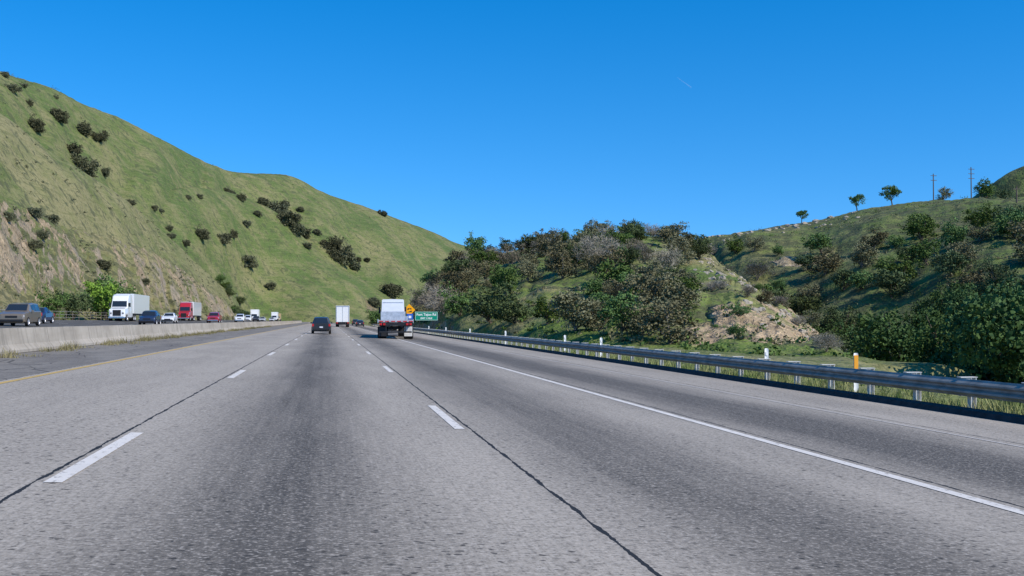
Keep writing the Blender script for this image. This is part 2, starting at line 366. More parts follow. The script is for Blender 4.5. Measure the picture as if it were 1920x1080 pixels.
# ------------------------------------------------------------ vegetation
bark=plain('bark',(.12,.095,.07),.95,var=.4,sc=3)
barkg=plain('grey_bark',(.18,.16,.135),.95,var=.4,sc=3)
LD=mat_leaf('dark_oak_leaves',(.05,.075,.025),(.09,.12,.038))
LG=mat_leaf('green_leaves',(.065,.12,.025),(.115,.185,.042))
LN=mat_leaf('gully_leaves',(.038,.08,.02),(.075,.135,.03),.3)
LB=mat_leaf('bright_spring_leaves',(.13,.25,.02),(.23,.36,.04),.15)
LO=mat_leaf('olive_brown_leaves',(.12,.11,.055),(.19,.17,.09),.3,.495,.53)
LT=mat_leaf('bare_twigs',(.18,.155,.115),(.28,.245,.19),.3,.495,.515)
LS=mat_leaf('hill_shrub_leaves',(.075,.082,.04),(.13,.13,.07),.35)
def gen_tree(seed,H,W,leaf,ncl,per,twig=False,low=.3,cr_=.2):
    r=random.Random(seed); V=[];F=[]
    base=Vector((0,0,-.4)); lean=Vector((r.uniform(-.1,.1)*H,r.uniform(-.1,.1)*H,0))
    top=lean+Vector((0,0,H*max(low,.12)*1.1)); tr=.03*H
    mid=base.lerp(top,.5)+Vector((r.uniform(-.1,.1),r.uniform(-.1,.1),0))
    tube(V,F,base,mid,tr*1.3,tr,7); tube(V,F,mid,top,tr,tr*.8,7)
    cl=[]
    nl=7
    for i in range(nl):
        a=2*math.pi*(i+r.uniform(-.3,.3))/nl; rr=W*.5*r.uniform(.3,.75); zz=H*r.uniform(low+.15,.88)
        e=lean+Vector((math.cos(a)*rr,math.sin(a)*rr,zz)); 
        m1=top.lerp(e,.5)+Vector((0,0,-.05*H*r.random()))
        tube(V,F,top-Vector((0,0,.1*H*r.random())),m1,tr*.55,tr*.35,5); tube(V,F,m1,e,tr*.35,tr*.12,5)
        for k in range(2):
            e2=m1.lerp(e,.6)+Vector((r.uniform(-1,1),r.uniform(-1,1),r.uniform(-.3,.9)))*W*.14
            tube(V,F,m1.lerp(e,.4),e2,tr*.2,tr*.06,4); cl.append(e2)
        cl.append(e)
    lob=[(Vector((r.uniform(-.26,.26)*W,r.uniform(-.26,.26)*W,H*r.uniform(low+.2,.76))),r.uniform(.2,.33)*W) for _ in range(7)]
    lob.append((Vector((0,0,H*(low+.42*(1-low)))),.36*W))
    while len(cl)<ncl:
        c,rad=r.choice(lob)
        d=Vector((r.gauss(0,1),r.gauss(0,1),r.gauss(0,.8))).normalized()*rad*(r.random()**.35)
        cl.append(lean+c+d)
    LV=[];LF=[]
    for c in cl:
        cs=W*cr_*r.uniform(.55,1.1)
        for k in range(int(per*r.uniform(.6,1.3))):
            d=Vector((r.gauss(0,1),r.gauss(0,1),r.gauss(0,.75))); d=d.normalized()*cs*(r.random()**.45)
            p=c+d; p.z=max(p.z,.15)
            s=leaf*r.uniform(.5,1.4); b=len(LV)
            if twig:
                q=(d.normalized()+Vector((r.uniform(-.6,.6),r.uniform(-.6,.6),r.uniform(-.2,.8)))).normalized()
                sd=q.orthogonal().normalized()*s*.15
                LV.extend((p-sd,p+sd,p+q*s*1.7)); LF.append((b,b+1,b+2))
            else:
                u=Vector((r.gauss(0,1),r.gauss(0,1),r.gauss(0,1))).normalized(); w=u.orthogonal().normalized()
                w=(Matrix.Rotation(r.uniform(0,6.28),3,u)@w); x=u.cross(w)
                LV.extend((p-w*s*.5,p-x*s*.4,p+w*s*.5,p+x*s*.4)); LF.append((b,b+1,b+2,b+3))
    return V,F,LV,LF
def tmesh(name,V,F,mat):
    me=bpy.data.meshes.new(name); me.from_pydata([tuple(v) for v in V],[],F); me.materials.append(mat); me.update(); return me
TT={}
def kind(key,mat,bk,H,W,leaf,ncl,per,n=3,**kw):
    L=[]
    for i in range(n):
        V,F,LV,LF=gen_tree(sum(map(ord,key))*7+i,H,W,leaf,ncl,per,**kw)
        L.append((tmesh('trunk',V,F,bk),tmesh('crown',LV,LF,mat),H))
    TT[key]=L
kind('dark',LD,bark,7,9,.42,66,46,n=5,low=.03,cr_=.14)
kind('green',LG,bark,8,8.5,.42,66,46,n=5,low=.04,cr_=.14)
kind('bright',LB,bark,8,6,.34,60,60,n=2,low=.05,cr_=.15)
kind('olive',LO,barkg,7,9,.38,64,46,n=5,low=.03,cr_=.14)
kind('bare',LT,barkg,7.5,9,.38,60,52,n=4,low=.08,twig=True,cr_=.15)
kind('tall',LG,bark,8,7.5,.42,55,44,n=3,low=.3,cr_=.15)
kind('near',LN,bark,12,10.5,.30,140,115,n=3,low=.06,cr_=.12)
kind('neardark',LD,bark,12,10.5,.30,140,115,n=2,low=.06,cr_=.12)
TL={'dark':'dark green live oak on a grassy hillside','green':'leafy green tree on the hillside','bright':'bright spring green tree beside the freeway bank','tall':'lone leafy tree standing on the open ridge',
 'olive':'olive brown oak on the scrubby knoll','bare':'grey leafless oak with fine twigs','near':'dense dark green tree growing in the gully','neardark':'dense dark oak growing in the gully'}
def tree(k,x,y,h,wf=1,label=None,group='oaks and trees on the hills',r=R):
    tm,cm,H=r.choice(TT[k]); s=h/H
    e=empty('tree',(x,y,drop(x,y)-.1),r.uniform(0,6.28)); e.scale=(s*wf,s*wf,s)
    tag(e,label or TL[k],'tree',group)
    add('trunk',tm,e); add('crown',cm,e)
    return e
SH=[]
for i in range(6):
    V,F,LV,LF=gen_tree(500+i,4,5.4+.4*i,.36,80,56,low=.0,cr_=.16); SH.append(tmesh('shrub',LV,LF,LS))
def shrub(x,y,h,wf=1,label='dark rounded oak shrub on the green hill'):
    o=add('shrub',R.choice(SH)); o.location=(x,y,drop(x,y)-.12*h); s=h/4; o.scale=(s*wf,s*wf,s); o.rotation_euler=(0,0,R.uniform(0,6.28))
    tag(o,label,'shrub','dark shrubs dotted over the hills'); return o
CAMZ=1.25
SP='-112,537,12.4 -126,507,7.0 -127,550,8.5 -123,584,9.0 -118,597,8.3 -118,540,9.1 -95,528,8.1 -89,545,10.5 -79,466,3.2 -71,641,8.9 -63,685,9.5 -40,857,14.5 -29,815,15.1 -23,817,12.6 -61,798,7.4 -48,820,8.8 9,856,18.4 1,855,11.8 19,870,9.4 50,1056,6.5 -70,815,7.5 -90,598,3.7 -88,607,2.8 -81,663,4.1 -78,693,4.3 -16,814,6.3 -51,724,10.0 -37,726,6.7 30,901,6.2 -147,537,3.7 -142,547,2.9 -135,580,2.7 -138,514,4.8 -134,528,4.1 -75,606,5.6 -35,878,9.5 -23,885,6.8 -73,810,5.6 -10,861,6.6 22,890,6 -83,600,4 -72,530,4 -119,485,5 -92,540,6 31,800,9 47,852,14 -63,233,2.5 -66,264,3 -67,285,3.4 -45,240,3 -39,840,11 -45,840,9 -27,842,12 5,850,12 -33,828,9 -60,240,2.4 -62,255,2.6 -58,300,3 -52,330,3 -100,560,5 -110,570,6 -55,760,7 -60,720,6 -20,850,10 -50,790,6 -85,480,3 -90,470,3'
for t in SP.split():
    x,y,h=map(float,t.split(',')); shrub(x,y,h*R.uniform(.65,.85),R.uniform(.95,1.25))
def scatter(G,n,fn,jlo,jhi,ilo=0,ihi=1,mind=3,seed=1,thr=-.25):
    r=random.Random(seed); out=[]; nv=len(G); nu=len(G[0]); tries=0
    while len(out)<n and tries<n*30:
        tries+=1
        j=r.uniform(jlo,jhi)*(nv-1); i=r.uniform(ilo,ihi)*(nu-1); p=G[int(j)][int(i)]
        if any((p.x-q.x)**2+(p.y-q.y)**2<mind*mind for q in out): continue
        if noise.noise(Vector((p.x/18,p.y/18,seed)))<thr : continue
        out.append(p); fn(p,r)
def midtree(p,r):
    k=r.choices(['dark','green','olive','bare'],[2,3,3.5,3.5])[0]
    tree(k,p.x,p.y,r.uniform(2.4,5.2),r.uniform(1.0,1.45),r=r)
scatter(G5,98,midtree,.34,.71,.03,.57,4.2,11,-.10)
scatter(G5,13,midtree,.22,.36,.05,.50,7,15)
def lowbrown(p,r): tree(r.choice(['olive','bare','olive','green']),p.x,p.y,r.uniform(2.6,4.2),r.uniform(1.1,1.5),r=r)
scatter(G5,14,lowbrown,.24,.44,.40,.58,3.6,16,-1)
def tiny(p,r): tree(r.choice(['olive','bare','green']),p.x,p.y,r.uniform(1.0,2.0),r.uniform(1.1,1.6),label='small scrubby bush-like oak on the rocky slope',r=r)
scatter(G5,22,tiny,.3,.68,.56,.84,3,17,-1)
def rt(p,r):
    k=r.choices(['dark','green','olive','bare'],[3.5,3.5,2,1])[0]
    tree(k,p.x,p.y,r.uniform(3.5,7),r.uniform(1.0,1.5),r=r)
scatter(G6,85,rt,.12,.46,.1,1,5,13)
r=random.Random(5); out=[]; tries=0
while len(out)<80 and tries<9000:
    tries+=1
    if len(out)<26: y=r.uniform(86,190); lx=52+.28*(y-88); x=lx+r.uniform(0,16)
    else: y=r.uniform(42,170); x=r.uniform(28,20+y*.75)
    if y>66 and x<50+.28*(y-88)+2: continue
    if x<16+.42*y+5 and y<=66: continue
    if any((x-a)**2+(y-b)**2<26 for a,b in out): continue
    out.append((x,y))
    tree(r.choice(['near','near','neardark']),x,y,r.uniform(9,12.5),r.uniform(.95,1.2),group='dense trees in the gully',r=r)
for (x,y,h,k) in ((168,377,5,'tall'),(188,374,6.5,'tall'),(199,369,8,'tall'),(214,361,5,'olive'),(224,350,8,'green'),(228,348,5,'dark'),(38,288,7,'tall'),(45,283,4,'dark'),(72,257,4,'dark'),(84,262,3,'green')):
    tree(k,x,y,h)
for (x,y,h,k) in ((-38.5,205,6.5,'green'),(-39,215,6,'dark'),(-36.0,192,7.5,'bright'),(-35.6,200,5,'bright'),(-35.2,197,4,'bright'),(-41,224,7,'green'),(-40,205,8,'green'),(-40,183,5,'dark'),(-41,176,4.5,'green')): tree(k,x,y,h)
for i in range(34):
    x=r.uniform(18,80); y=r.uniform(430,640); tree(r.choice(['green','dark','green']),x,y,r.uniform(5,9),1.2)
for i in range(12):
    x=r.uniform(-60,-48); y=r.uniform(600,680); tree(r.choice(['green','dark']),x,y,r.uniform(4,6),1.2)

def scrub_stuff(name,label,mat,specs,leaf,per,seed):
    r=random.Random(seed); V=[];F=[]
    for G,n,jlo,jhi,ilo,ihi,hmin,hmax in specs:
        nv=len(G);nu=len(G[0])
        for _ in range(n):
            a=G[int(r.uniform(jlo,jhi)*(nv-2))][int(r.uniform(ilo,ihi)*(nu-2))]
            if noise.noise(Vector((a.x/14,a.y/14,seed)))<-.05: continue
            h=r.uniform(hmin,hmax); cx=a.x+r.uniform(-1,1); cy=a.y+r.uniform(-1,1)
            for k in range(int(per*r.uniform(.5,1.4))):
                p=Vector((cx+r.gauss(0,h*.5),cy+r.gauss(0,h*.5),a.z+abs(r.gauss(0,h*.4))))
                u=Vector((r.gauss(0,1),r.gauss(0,1),r.gauss(0,1))).normalized(); w=u.orthogonal().normalized(); x=u.cross(w); s=leaf*r.uniform(.5,1.4); b=len(V)
                V.extend((p-w*s*.5,p-x*s*.4,p+w*s*.5,p+x*s*.4)); F.append((b,b+1,b+2,b+3))
    return struct(mk(name,V,F,mat),kind='stuff',label=label,cat='scrub')
scrub_stuff('scrub','low olive scrub covering the right hillsides',LO,[(G6,800,.15,.62,0,1,.6,1.6),(G5,340,.2,.66,0,.86,.3,.9)],.30,24,3)
scrub_stuff('scrub','low dark green scrub covering the hillsides',LG,[(G6,600,.15,.62,0,1,.6,1.5),(G5,300,.15,.66,0,1,.3,.9)],.30,24,4)
scrub_stuff('scrub','small dark bushes and weeds on the cut bank and green hill',LS,[(G4,620,.15,.66,0,.8,.3,1.1),(G3,300,.3,.66,0,1,.4,1.0),(G2,260,.2,.66,0,1,.6,1.6),(G1,360,.3,.66,0,1,.6,1.8)],.38,22,6)

MRK=mat_hill('boulder_rock',(.30,.27,.22),(.40,.35,.27),(.38,.32,.24),(.34,.31,.27),dryness=.5,extra=False,fleck=.2)
def rocks(name,label,pts,seed,smin,smax):
    r=random.Random(seed); bm=bmesh.new()
    for (x,y) in pts:
        z=drop(x,y); s=r.uniform(smin,smax)
        res=bmesh.ops.create_icosphere(bm,subdivisions=2,radius=s)
        sc=Vector((r.uniform(.7,1.4),r.uniform(.7,1.4),r.uniform(.5,.9))); o=r.uniform(0,99)
        for v in res['verts']:
            n=v.co.normalized(); v.co=Vector((v.co.x*sc.x,v.co.y*sc.y,v.co.z*sc.z))*(1+.45*noise.noise(n*1.6+Vector((o,0,0))))+Vector((x,y,z-.1*s))
    return struct(bm_obj(name,bm,MRK),kind='stuff',label=label,cat='rocks')
r=random.Random(9)
P=[]
for _ in range(120):
    q=G5[int(r.uniform(.42,.68)*89)][int(r.uniform(.56,.84)*219)]; P.append((q.x+r.uniform(-2,2),q.y+r.uniform(-2,2)))
for _ in range(40):
    q=G5[int(r.uniform(.6,.68)*89)][int(r.uniform(.22,.4)*219)]; P.append((q.x+r.uniform(-2,2),q.y+r.uniform(-2,2)))
rocks('boulders','grey and tan boulders scattered on the knoll slope',P,2,.15,.6)
P=[]
for _ in range(70):
    q=G6[int(r.uniform(.56,.67)*89)][int(r.uniform(.15,.5)*219)]; P.append((q.x+r.uniform(-2,2),q.y+r.uniform(-2,2)))
rocks('boulders','pale rock outcrops along the hillside ridge',P,3,.35,1.1)

MGr=mat_leaf('verge_grass_blades',(.13,.18,.035),(.29,.27,.10)); MWd=mat_leaf('dry_weeds',(.18,.165,.07),(.27,.24,.12))
r=random.Random(21); V=[];F=[]
def blade(x,y,z,h):
    a=r.uniform(0,6.28); w=.010+h*.025; b=len(V); dx,dy=math.cos(a)*w,math.sin(a)*w
    V.extend(((x-dx,y-dy,z),(x+dx,y+dy,z),(x+r.gauss(0,h*.35),y+r.gauss(0,h*.35),z+h))); F.append((b,b+1,b+2))
for _ in range(5600):
    y=8+62*r.random()**1.6; s=11.3+r.random()**1.4*(3+y*.12)
    if noise.noise(Vector((s*.8,y*.5,4)))<-.2: continue
    z=gz(s,y)
    for k in range(7): blade(s+r.gauss(0,.07),y+r.gauss(0,.07),z-.02,r.uniform(.08,.3))
struct(mk('grass',V,F,MGr),kind='stuff',label='rough green and yellow grass behind the guardrail',cat='grass')
V=[];F=[]
for _ in range(420):
    y=14+150*r.random()**1.3; s=-8.5+abs(r.gauss(0,.24)); 
    hh=r.uniform(.04,.30)
    if noise.noise(Vector((0,y*.25,2)))<-.12: continue
    for k in range(26): blade(s+r.gauss(0,.10),y+r.gauss(0,.18),rz(s)-.01,hh*r.uniform(.2,1.2))
struct(mk('weeds',V,F,MWd),kind='stuff',label='dry yellow weeds at the foot of the median barrier',cat='weeds')

# ------------------------------------------------------------ median barrier
MBar=Mat('barrier_concrete',.9); p=MBar.pos()
a1=MBar.noise(MBar.scale(p,(1,.25,1)),1.2,4,.65); a2=MBar.noise(MBar.scale(p,(1,3,.4)),1.5,3,.6)
c=MBar.mix(MBar.mr(a1,.35,.65),(.32,.28,.225),(.44,.39,.32)); c=MBar.mix(MBar.mr(a2,.50,.70,0,.55),c,(.19,.17,.14))
jy=MBar.math('ABSOLUTE',MBar.math('SUBTRACT',MBar.math('MODULO',MBar.math('ADD',MBar.n('ShaderNodeSeparateXYZ',{0:p}).outputs[1],100),6.1),3.05))
c=MBar.mix(MBar.math('MULTIPLY',MBar.math('LESS_THAN',jy,.025),.7),c,(.08,.07,.06))
MBar.color(c); MBar=MBar.m
bs=-8.95
tag(extrude('median_barrier',[(bs+.3,0),(bs+.3,.08),(bs+.17,.24),(bs+.09,.70),(bs-.09,.70),(bs-.17,.24),(bs-.3,.08),(bs-.3,0)],MBar,-20,670,closed=True,s0=bs),'long pale concrete median barrier beside the inner shoulder','barrier')
# ------------------------------------------------------------ guardrail
MS=plain('galvanised_steel',(.26,.255,.23),.75,.05,.25,2.5); MSp=plain('galvanised_post',(.62,.60,.56),.7,.0,.2,5); MDk=plain('dark_asphalt',(.03,.03,.03),.95,var=.3)
struct(extrude('kerb',[(10.72,-.002),(10.80,.10),(11.0,.12),(11.14,-.02)],MDk,0,300,s0=11),label='dark asphalt kerb under the guardrail',cat='kerb')
gr=empty('guardrail',(0,0,0)); tag(gr,'long galvanised steel guardrail on posts along the shoulder','guardrail')
rs=11.25; zt=.60
prof=[(rs,.29),(rs-.025,.32),(rs-.085,.36),(rs-.085,.39),(rs-.01,.43),(rs-.01,.46),(rs-.085,.50),(rs-.085,.53),(rs-.025,.57),(rs,zt)]
prof2=[(s+.004,z) for s,z in reversed(prof)]
extrude('rail',prof+prof2,MS,3,300,gr,closed=True,s0=rs)
def post_mesh():
    bm=bmesh.new()
    for b in ((.20,.215,-.06,.06,-.3,.61),(.30,.315,-.06,.06,-.3,.61),(.215,.30,-.006,.006,-.3,.61),(.02,.195,-.05,.05,.28,.60),(.0,.33,-.07,.07,.612,.626)): box_bm(bm,*b,.003)
    me=bpy.data.meshes.new('post'); bm.to_mesh(me); bm.free(); me.materials.append(MSp); return me
PM=post_mesh(); i=0; y=5.2
while i<100:
    add('post',PM,gr,(rs,y,rz(rs))); y+=1.905; i+=1
bm=bmesh.new()
while y<298:
    box_bm(bm,rs+.2+cY(y),rs+.31+cY(y),y-.05,y+.05,rz(rs)-.3,rz(rs)+.61); y+=1.905
o=bm_obj('distant_posts',bm,MSp,gr); o['kind']='stuff'
MWh=plain('white_plastic',(.8,.8,.78),.5,var=.06); MOr=plain('orange_reflector',(.85,.36,.03),.4,var=.05)
def delin(x,y,top,orange=False):
    z=drop(x,y); e=empty('marker_post',(x,y,z)); h=top-z
    tag(e,'white marker post with orange reflector behind the guardrail' if orange else 'slim white plastic marker post behind the guardrail','marker post','marker posts along the guardrail')
    V=[];F=[]; n=7
    for zz,wf in ((-.2,1),(h*.96,1),(h,.8)):
        for k in range(n):
            t=k/(n-1)-.5; V.append((t*.115*wf,(.25-t*t)*.06,zz))
    for a in range(2):
        for k in range(n-1): b=a*n+k; F.append((b,b+1,b+n+1,b+n))
    V2=[(v[0],v[1]+.008,v[2]) for v in V]; b=len(V); F+= [tuple(x+b for x in reversed(f)) for f in F]
    mk('post',V+V2,F,MWh,e)
    if orange: box('reflector',-.05,.05,-.014,-.006,h-.42,h-.05,MOr,e,.002)
    else: box('reflector',-.035,.035,-.01,-.004,h-.2,h-.1,MWh,e,.001)
delin(12,24,.487,True)
for y,t in ((29.3,.465),(48.3,.463),(56,.47),(75.5,.5),(95,.5),(115,.5),(135,.5)): delin(12,y,t)

# ------------------------------------------------------------ vehicles
GL=Mat('car_glass',.08); GL.color((.02,.025,.03)); GL.b.inputs['Specular IOR Level'].default_value=.8; GL=GL.m
TY=plain('tyre_rubber',(.02,.02,.02),.9); RM=plain('wheel_alloy',(.5,.5,.52),.35,.6); BK=plain('black_trim',(.02,.02,.022),.5); CH=plain('chrome',(.6,.6,.62),.2,.9)
HL=plain('headlight_lens',(.75,.76,.78),.15,coat=.5); TLm=plain('tail_light_lens',(.45,.015,.015),.25,coat=.5); PLt=plain('plate',(.65,.66,.7),.5)
PC={}
def paint(c):
    if c not in PC: PC[c]=plain('car_paint',c,.35,.0,.04,3,.7,.5)
    return PC[c]
def wheel_mesh():
    V=[];F=[];n=20; mi=[]
    R_=[( -.11,.26),(-.11,.33),(-.09,.35),(.09,.35),(.11,.33),(.11,.26),(.075,.24),(.075,.07),(.10,.05)]
    for x,rr in R_:
        for k in range(n): a=2*math.pi*k/n; V.append((x,math.cos(a)*rr,math.sin(a)*rr))
    for q in range(len(R_)-1):
        for k in range(n):
            j=(k+1)%n; F.append((q*n+k,q*n+j,(q+1)*n+j,(q+1)*n+k)); mi.append(0 if q<5 else 1)
    F.append(tuple(range(n))); mi.append(0); F.append(tuple(range((len(R_)-1)*n,len(R_)*n))); mi.append(1)
    me=bpy.data.meshes.new('wheel'); me.from_pydata(V,[],F); me.materials.append(TY); me.materials.append(RM)
    me.polygons.foreach_set('material_index',mi); me.update(); return me
WM=wheel_mesh()
def wheels(e,ys,hw,rad=.34,dual=False):
    for y in ys:
        for sg in (-1,1):
            o=add('wheel',WM,e,(sg*(hw-.10),y,rad)); s=rad/.35; o.scale=(s*(2.2 if dual else 1),s,s); o.rotation_euler=(0,0,0 if sg>0 else math.pi)
            if dual: o.location.x=sg*(hw-.26)
def ring(st):
    y,zl,zb,zt,hw,ht=st
    P=[(hw-.14,zl),(hw-.02,zl+.1),(hw,zl+(zb-zl)*.5),(hw-.03,zb),(ht,zt-.05*(zt-zb>.2)),(ht-.12,zt),(0,zt+.02)]
    return [Vector((x,y,z)) for x,z in P]+[Vector((-x,y,z)) for x,z in reversed(P[:-1])]
def body(name,sts,mat,e,smooth=True):
    V=[];F=[]
    for s in sts: V+=ring(s)
    n=13
    for i in range(len(sts)-1):
        for k in range(n): a=i*n+k; b=i*n+(k+1)%n; F.append((a,b,b+n,a+n))
    F.append(tuple(reversed(range(n)))); F.append(tuple(range(len(V)-n,len(V))))
    o=mk(name,V,F,mat,e)
    me=o.data; bm=bmesh.new(); bm.from_mesh(me); bmesh.ops.recalc_face_normals(bm,faces=bm.faces[:]); bm.to_mesh(me); bm.free()
    return o
def pane(name,pts,e,mat=None,off=.012):
    a,b,c,d=[Vector(p) for p in pts]; n=(b-a).cross(d-a).normalized()
    return mk(name,[p+n*off*s for s in (1,-1) for p in (a,b,c,d)],[(0,1,2,3),(7,6,5,4),(0,4,5,1),(1,5,6,2),(2,6,7,3),(3,7,4,0)],mat or GL,e)
def sidepanes(e,sts,spans):
    for i,j in spans:
        A=ring(sts[i]);B=ring(sts[j])
        for sg in (1,-1):
            def P(Rg,t,yy):
                p=Rg[3].lerp(Rg[4],t); return Vector((sg*(p.x+.004),yy,p.z))
            ya,yb=A[3].y+.05,B[3].y-.05
            pane('side_window',[P(A,.12,ya),P(B,.12,yb),P(B,.9,yb),P(A,.9,ya)],e)
def endpane(name,e,sl,sh,off=.015,t0=.08,t1=.92):
    A=ring(sl);B=ring(sh)
    l=A[4] ; h=B[5]; wl=sl[5]-.1 if sl[3]-sl[2]<.2 else sl[5]; wh=sh[5]-.1
    p=lambda t,w: Vector((w,l.y+(h.y-l.y)*t,l.z+.01+(h.z-l.z)*t))
    pane(name,[p(t0,-wl),p(t0,wl),p(t1,wh),p(t1,-wh)],e,off=off)
CARS={
'sedan':dict(st=[(-2.35,.35,.58,.60,.72,.6),(-2.22,.22,.70,.72,.86,.72),(-1.8,.2,.80,.84,.90,.78),(-1.0,.2,.90,.95,.91,.78),(-.30,.2,.93,1.40,.91,.66),(.35,.2,.95,1.46,.91,.66),(1.0,.2,.97,1.38,.91,.64),(1.65,.2,1.0,1.04,.90,.74),(2.2,.22,.98,1.0,.86,.70),(2.35,.38,.80,.82,.78,.62)],win=(3,4),rear=(7,6),side=[(4,5),(5,6)],wh=(-1.4,1.4),rad=.33),
'suv':dict(st=[(-2.35,.4,.75,.78,.76,.66),(-2.2,.28,.88,.92,.90,.78),(-1.7,.26,.98,1.02,.94,.80),(-1.0,.26,1.03,1.08,.95,.82),(-.45,.26,1.05,1.62,.95,.72),(.5,.26,1.07,1.72,.95,.72),(1.6,.26,1.08,1.70,.95,.70),(2.05,.28,1.08,1.62,.93,.68),(2.3,.35,1.02,1.06,.90,.74)],win=(3,4),rear=(8,7),side=[(4,5),(5,6),(6,7)],wh=(-1.45,1.4),rad=.37),
'van':dict(st=[(-2.45,.35,.70,.73,.78,.66),(-2.3,.24,.85,.90,.92,.78),(-1.8,.22,.98,1.03,.97,.80),(-1.25,.22,1.03,1.1,.98,.84),(-.4,.22,1.05,1.66,.98,.76),(.6,.22,1.07,1.76,.98,.76),(1.9,.22,1.08,1.74,.98,.74),(2.3,.24,1.08,1.64,.96,.72),(2.5,.35,1.0,1.04,.92,.76)],win=(3,4),rear=(8,7),side=[(4,5),(5,6),(6,7)],wh=(-1.6,1.45),rad=.34),
'pickup':dict(st=[(-2.8,.45,.85,.88,.80,.70),(-2.65,.34,1.02,1.06,.96,.82),(-2.1,.32,1.12,1.17,1.0,.86),(-1.3,.32,1.16,1.2,1.0,.86),(-.75,.32,1.18,1.76,1.0,.76),(.2,.32,1.2,1.86,1.0,.76),(.85,.32,1.2,1.80,1.0,.76),(.95,.32,1.2,1.22,1.0,.92),(2.7,.34,1.2,1.22,.98,.92),(2.85,.45,1.1,1.12,.94,.88)],win=(3,4),rear=(7,6),side=[(4,5),(5,6)],wh=(-1.85,1.7),rad=.40)}
def car(kind_,label,cat,s,y,c,away=False,cl=1,group=None,sc=1):
    d=CARS[kind_]; st=d['st']; x=s+cY(y)
    e=empty('car' if kind_ in('sedan','suv') else ('minivan' if kind_=='van' else 'pickup_truck'),(x,y,rz(s)+.005),math.pi if away else 0); tag(e,label,cat,group); e.scale=(sc,sc,sc)
    pm=paint(c); body('body',st,pm,e)
    endpane('windshield',e,st[d['win'][0]],st[d['win'][1]]); endpane('rear_window',e,st[d['rear'][0]],st[d['rear'][1]])
    sidepanes(e,st,d['side']); wheels(e,d['wh'],st[4][4]+.02,d['rad'])
    f=st[1]; b=st[-2]; yf=st[0][0]; yb=st[-1][0]; zf=st[1][2]
    for sg in (-1,1):
        box('headlight',*sorted((sg*(f[4]-.05),sg*(f[4]-.38))),f[0]-.06,f[0]+.1,zf-.20,zf-.04,HL,e,.02)
        box('tail_light',*sorted((sg*(b[4]-.0),sg*(b[4]-.2))),yb-.12,yb-.0+.03,b[2]-.32,b[2]-.06,TLm,e,.02)
        box('side_mirror',*sorted((sg*(st[3][4]),sg*(st[3][4]+.18))),st[3][0]+.45,st[3][0]+.55,st[3][2]+.02,st[3][2]+.16,pm,e,.02)
    box('grille',-.42,.42,yf-.02,yf+.06,zf-.24,zf-.08,BK,e,.01)
    bmt=BK if kind_!='pickup' else CH
    box('bumper',-f[4]+.1,f[4]-.1,yf-.05,yf+.1,f[1]+.08,f[1]+.26,bmt,e,.03)
    box('bumper',-b[4]+.1,b[4]-.1,yb-.1,yb+.05,f[1]+.1,f[1]+.3,bmt,e,.03)
    box('license_plate',-.17,.17,yb+.03,yb+.055,f[1]+.34,f[1]+.48,PLt,e,.004)
    return e
OG='oncoming traffic on the opposing carriageway'
car('van','beige minivan driving on the oncoming carriageway','minivan',-22.3,86,(.16,.13,.095),group=OG,sc=.97)
car('sedan','dark blue sedan behind the beige minivan','car',-26.2,107,(.02,.035,.09),group=OG)
car('suv','dark navy car on the oncoming carriageway','car',-19,124,(.02,.03,.07),group=OG,sc=.92)
car('sedan','white sedan beside the red truck','car',-22.7,166,(.8,.8,.8),group=OG)
car('pickup','red pickup truck on the oncoming carriageway','pickup truck',-19,192,(.35,.02,.03),group=OG)
car('pickup','white pickup truck in distant oncoming traffic','pickup truck',-19,247,(.8,.8,.8),group=OG)
car('suv','white car in distant oncoming traffic','car',-19.4,275,(.8,.8,.8),group=OG)
car('sedan','silver car far away in oncoming traffic','car',-19,330,(.5,.5,.5),group=OG)
car('suv','dark car far away in oncoming traffic','car',-22,352,(.04,.04,.05),group=OG)
car('sedan','pale car far away in oncoming traffic','car',-19,400,(.6,.6,.6),group=OG)
car('suv','black hatchback seen from behind in the middle lane','car',-.67,100,(.015,.015,.018),away=True,sc=.86)
car('sedan','small dark car far ahead beside the trucks','car',6.9,255,(.03,.03,.04),away=True)
car('suv','small dark car far ahead near the signs','car',7.2,310,(.03,.03,.03),away=True)

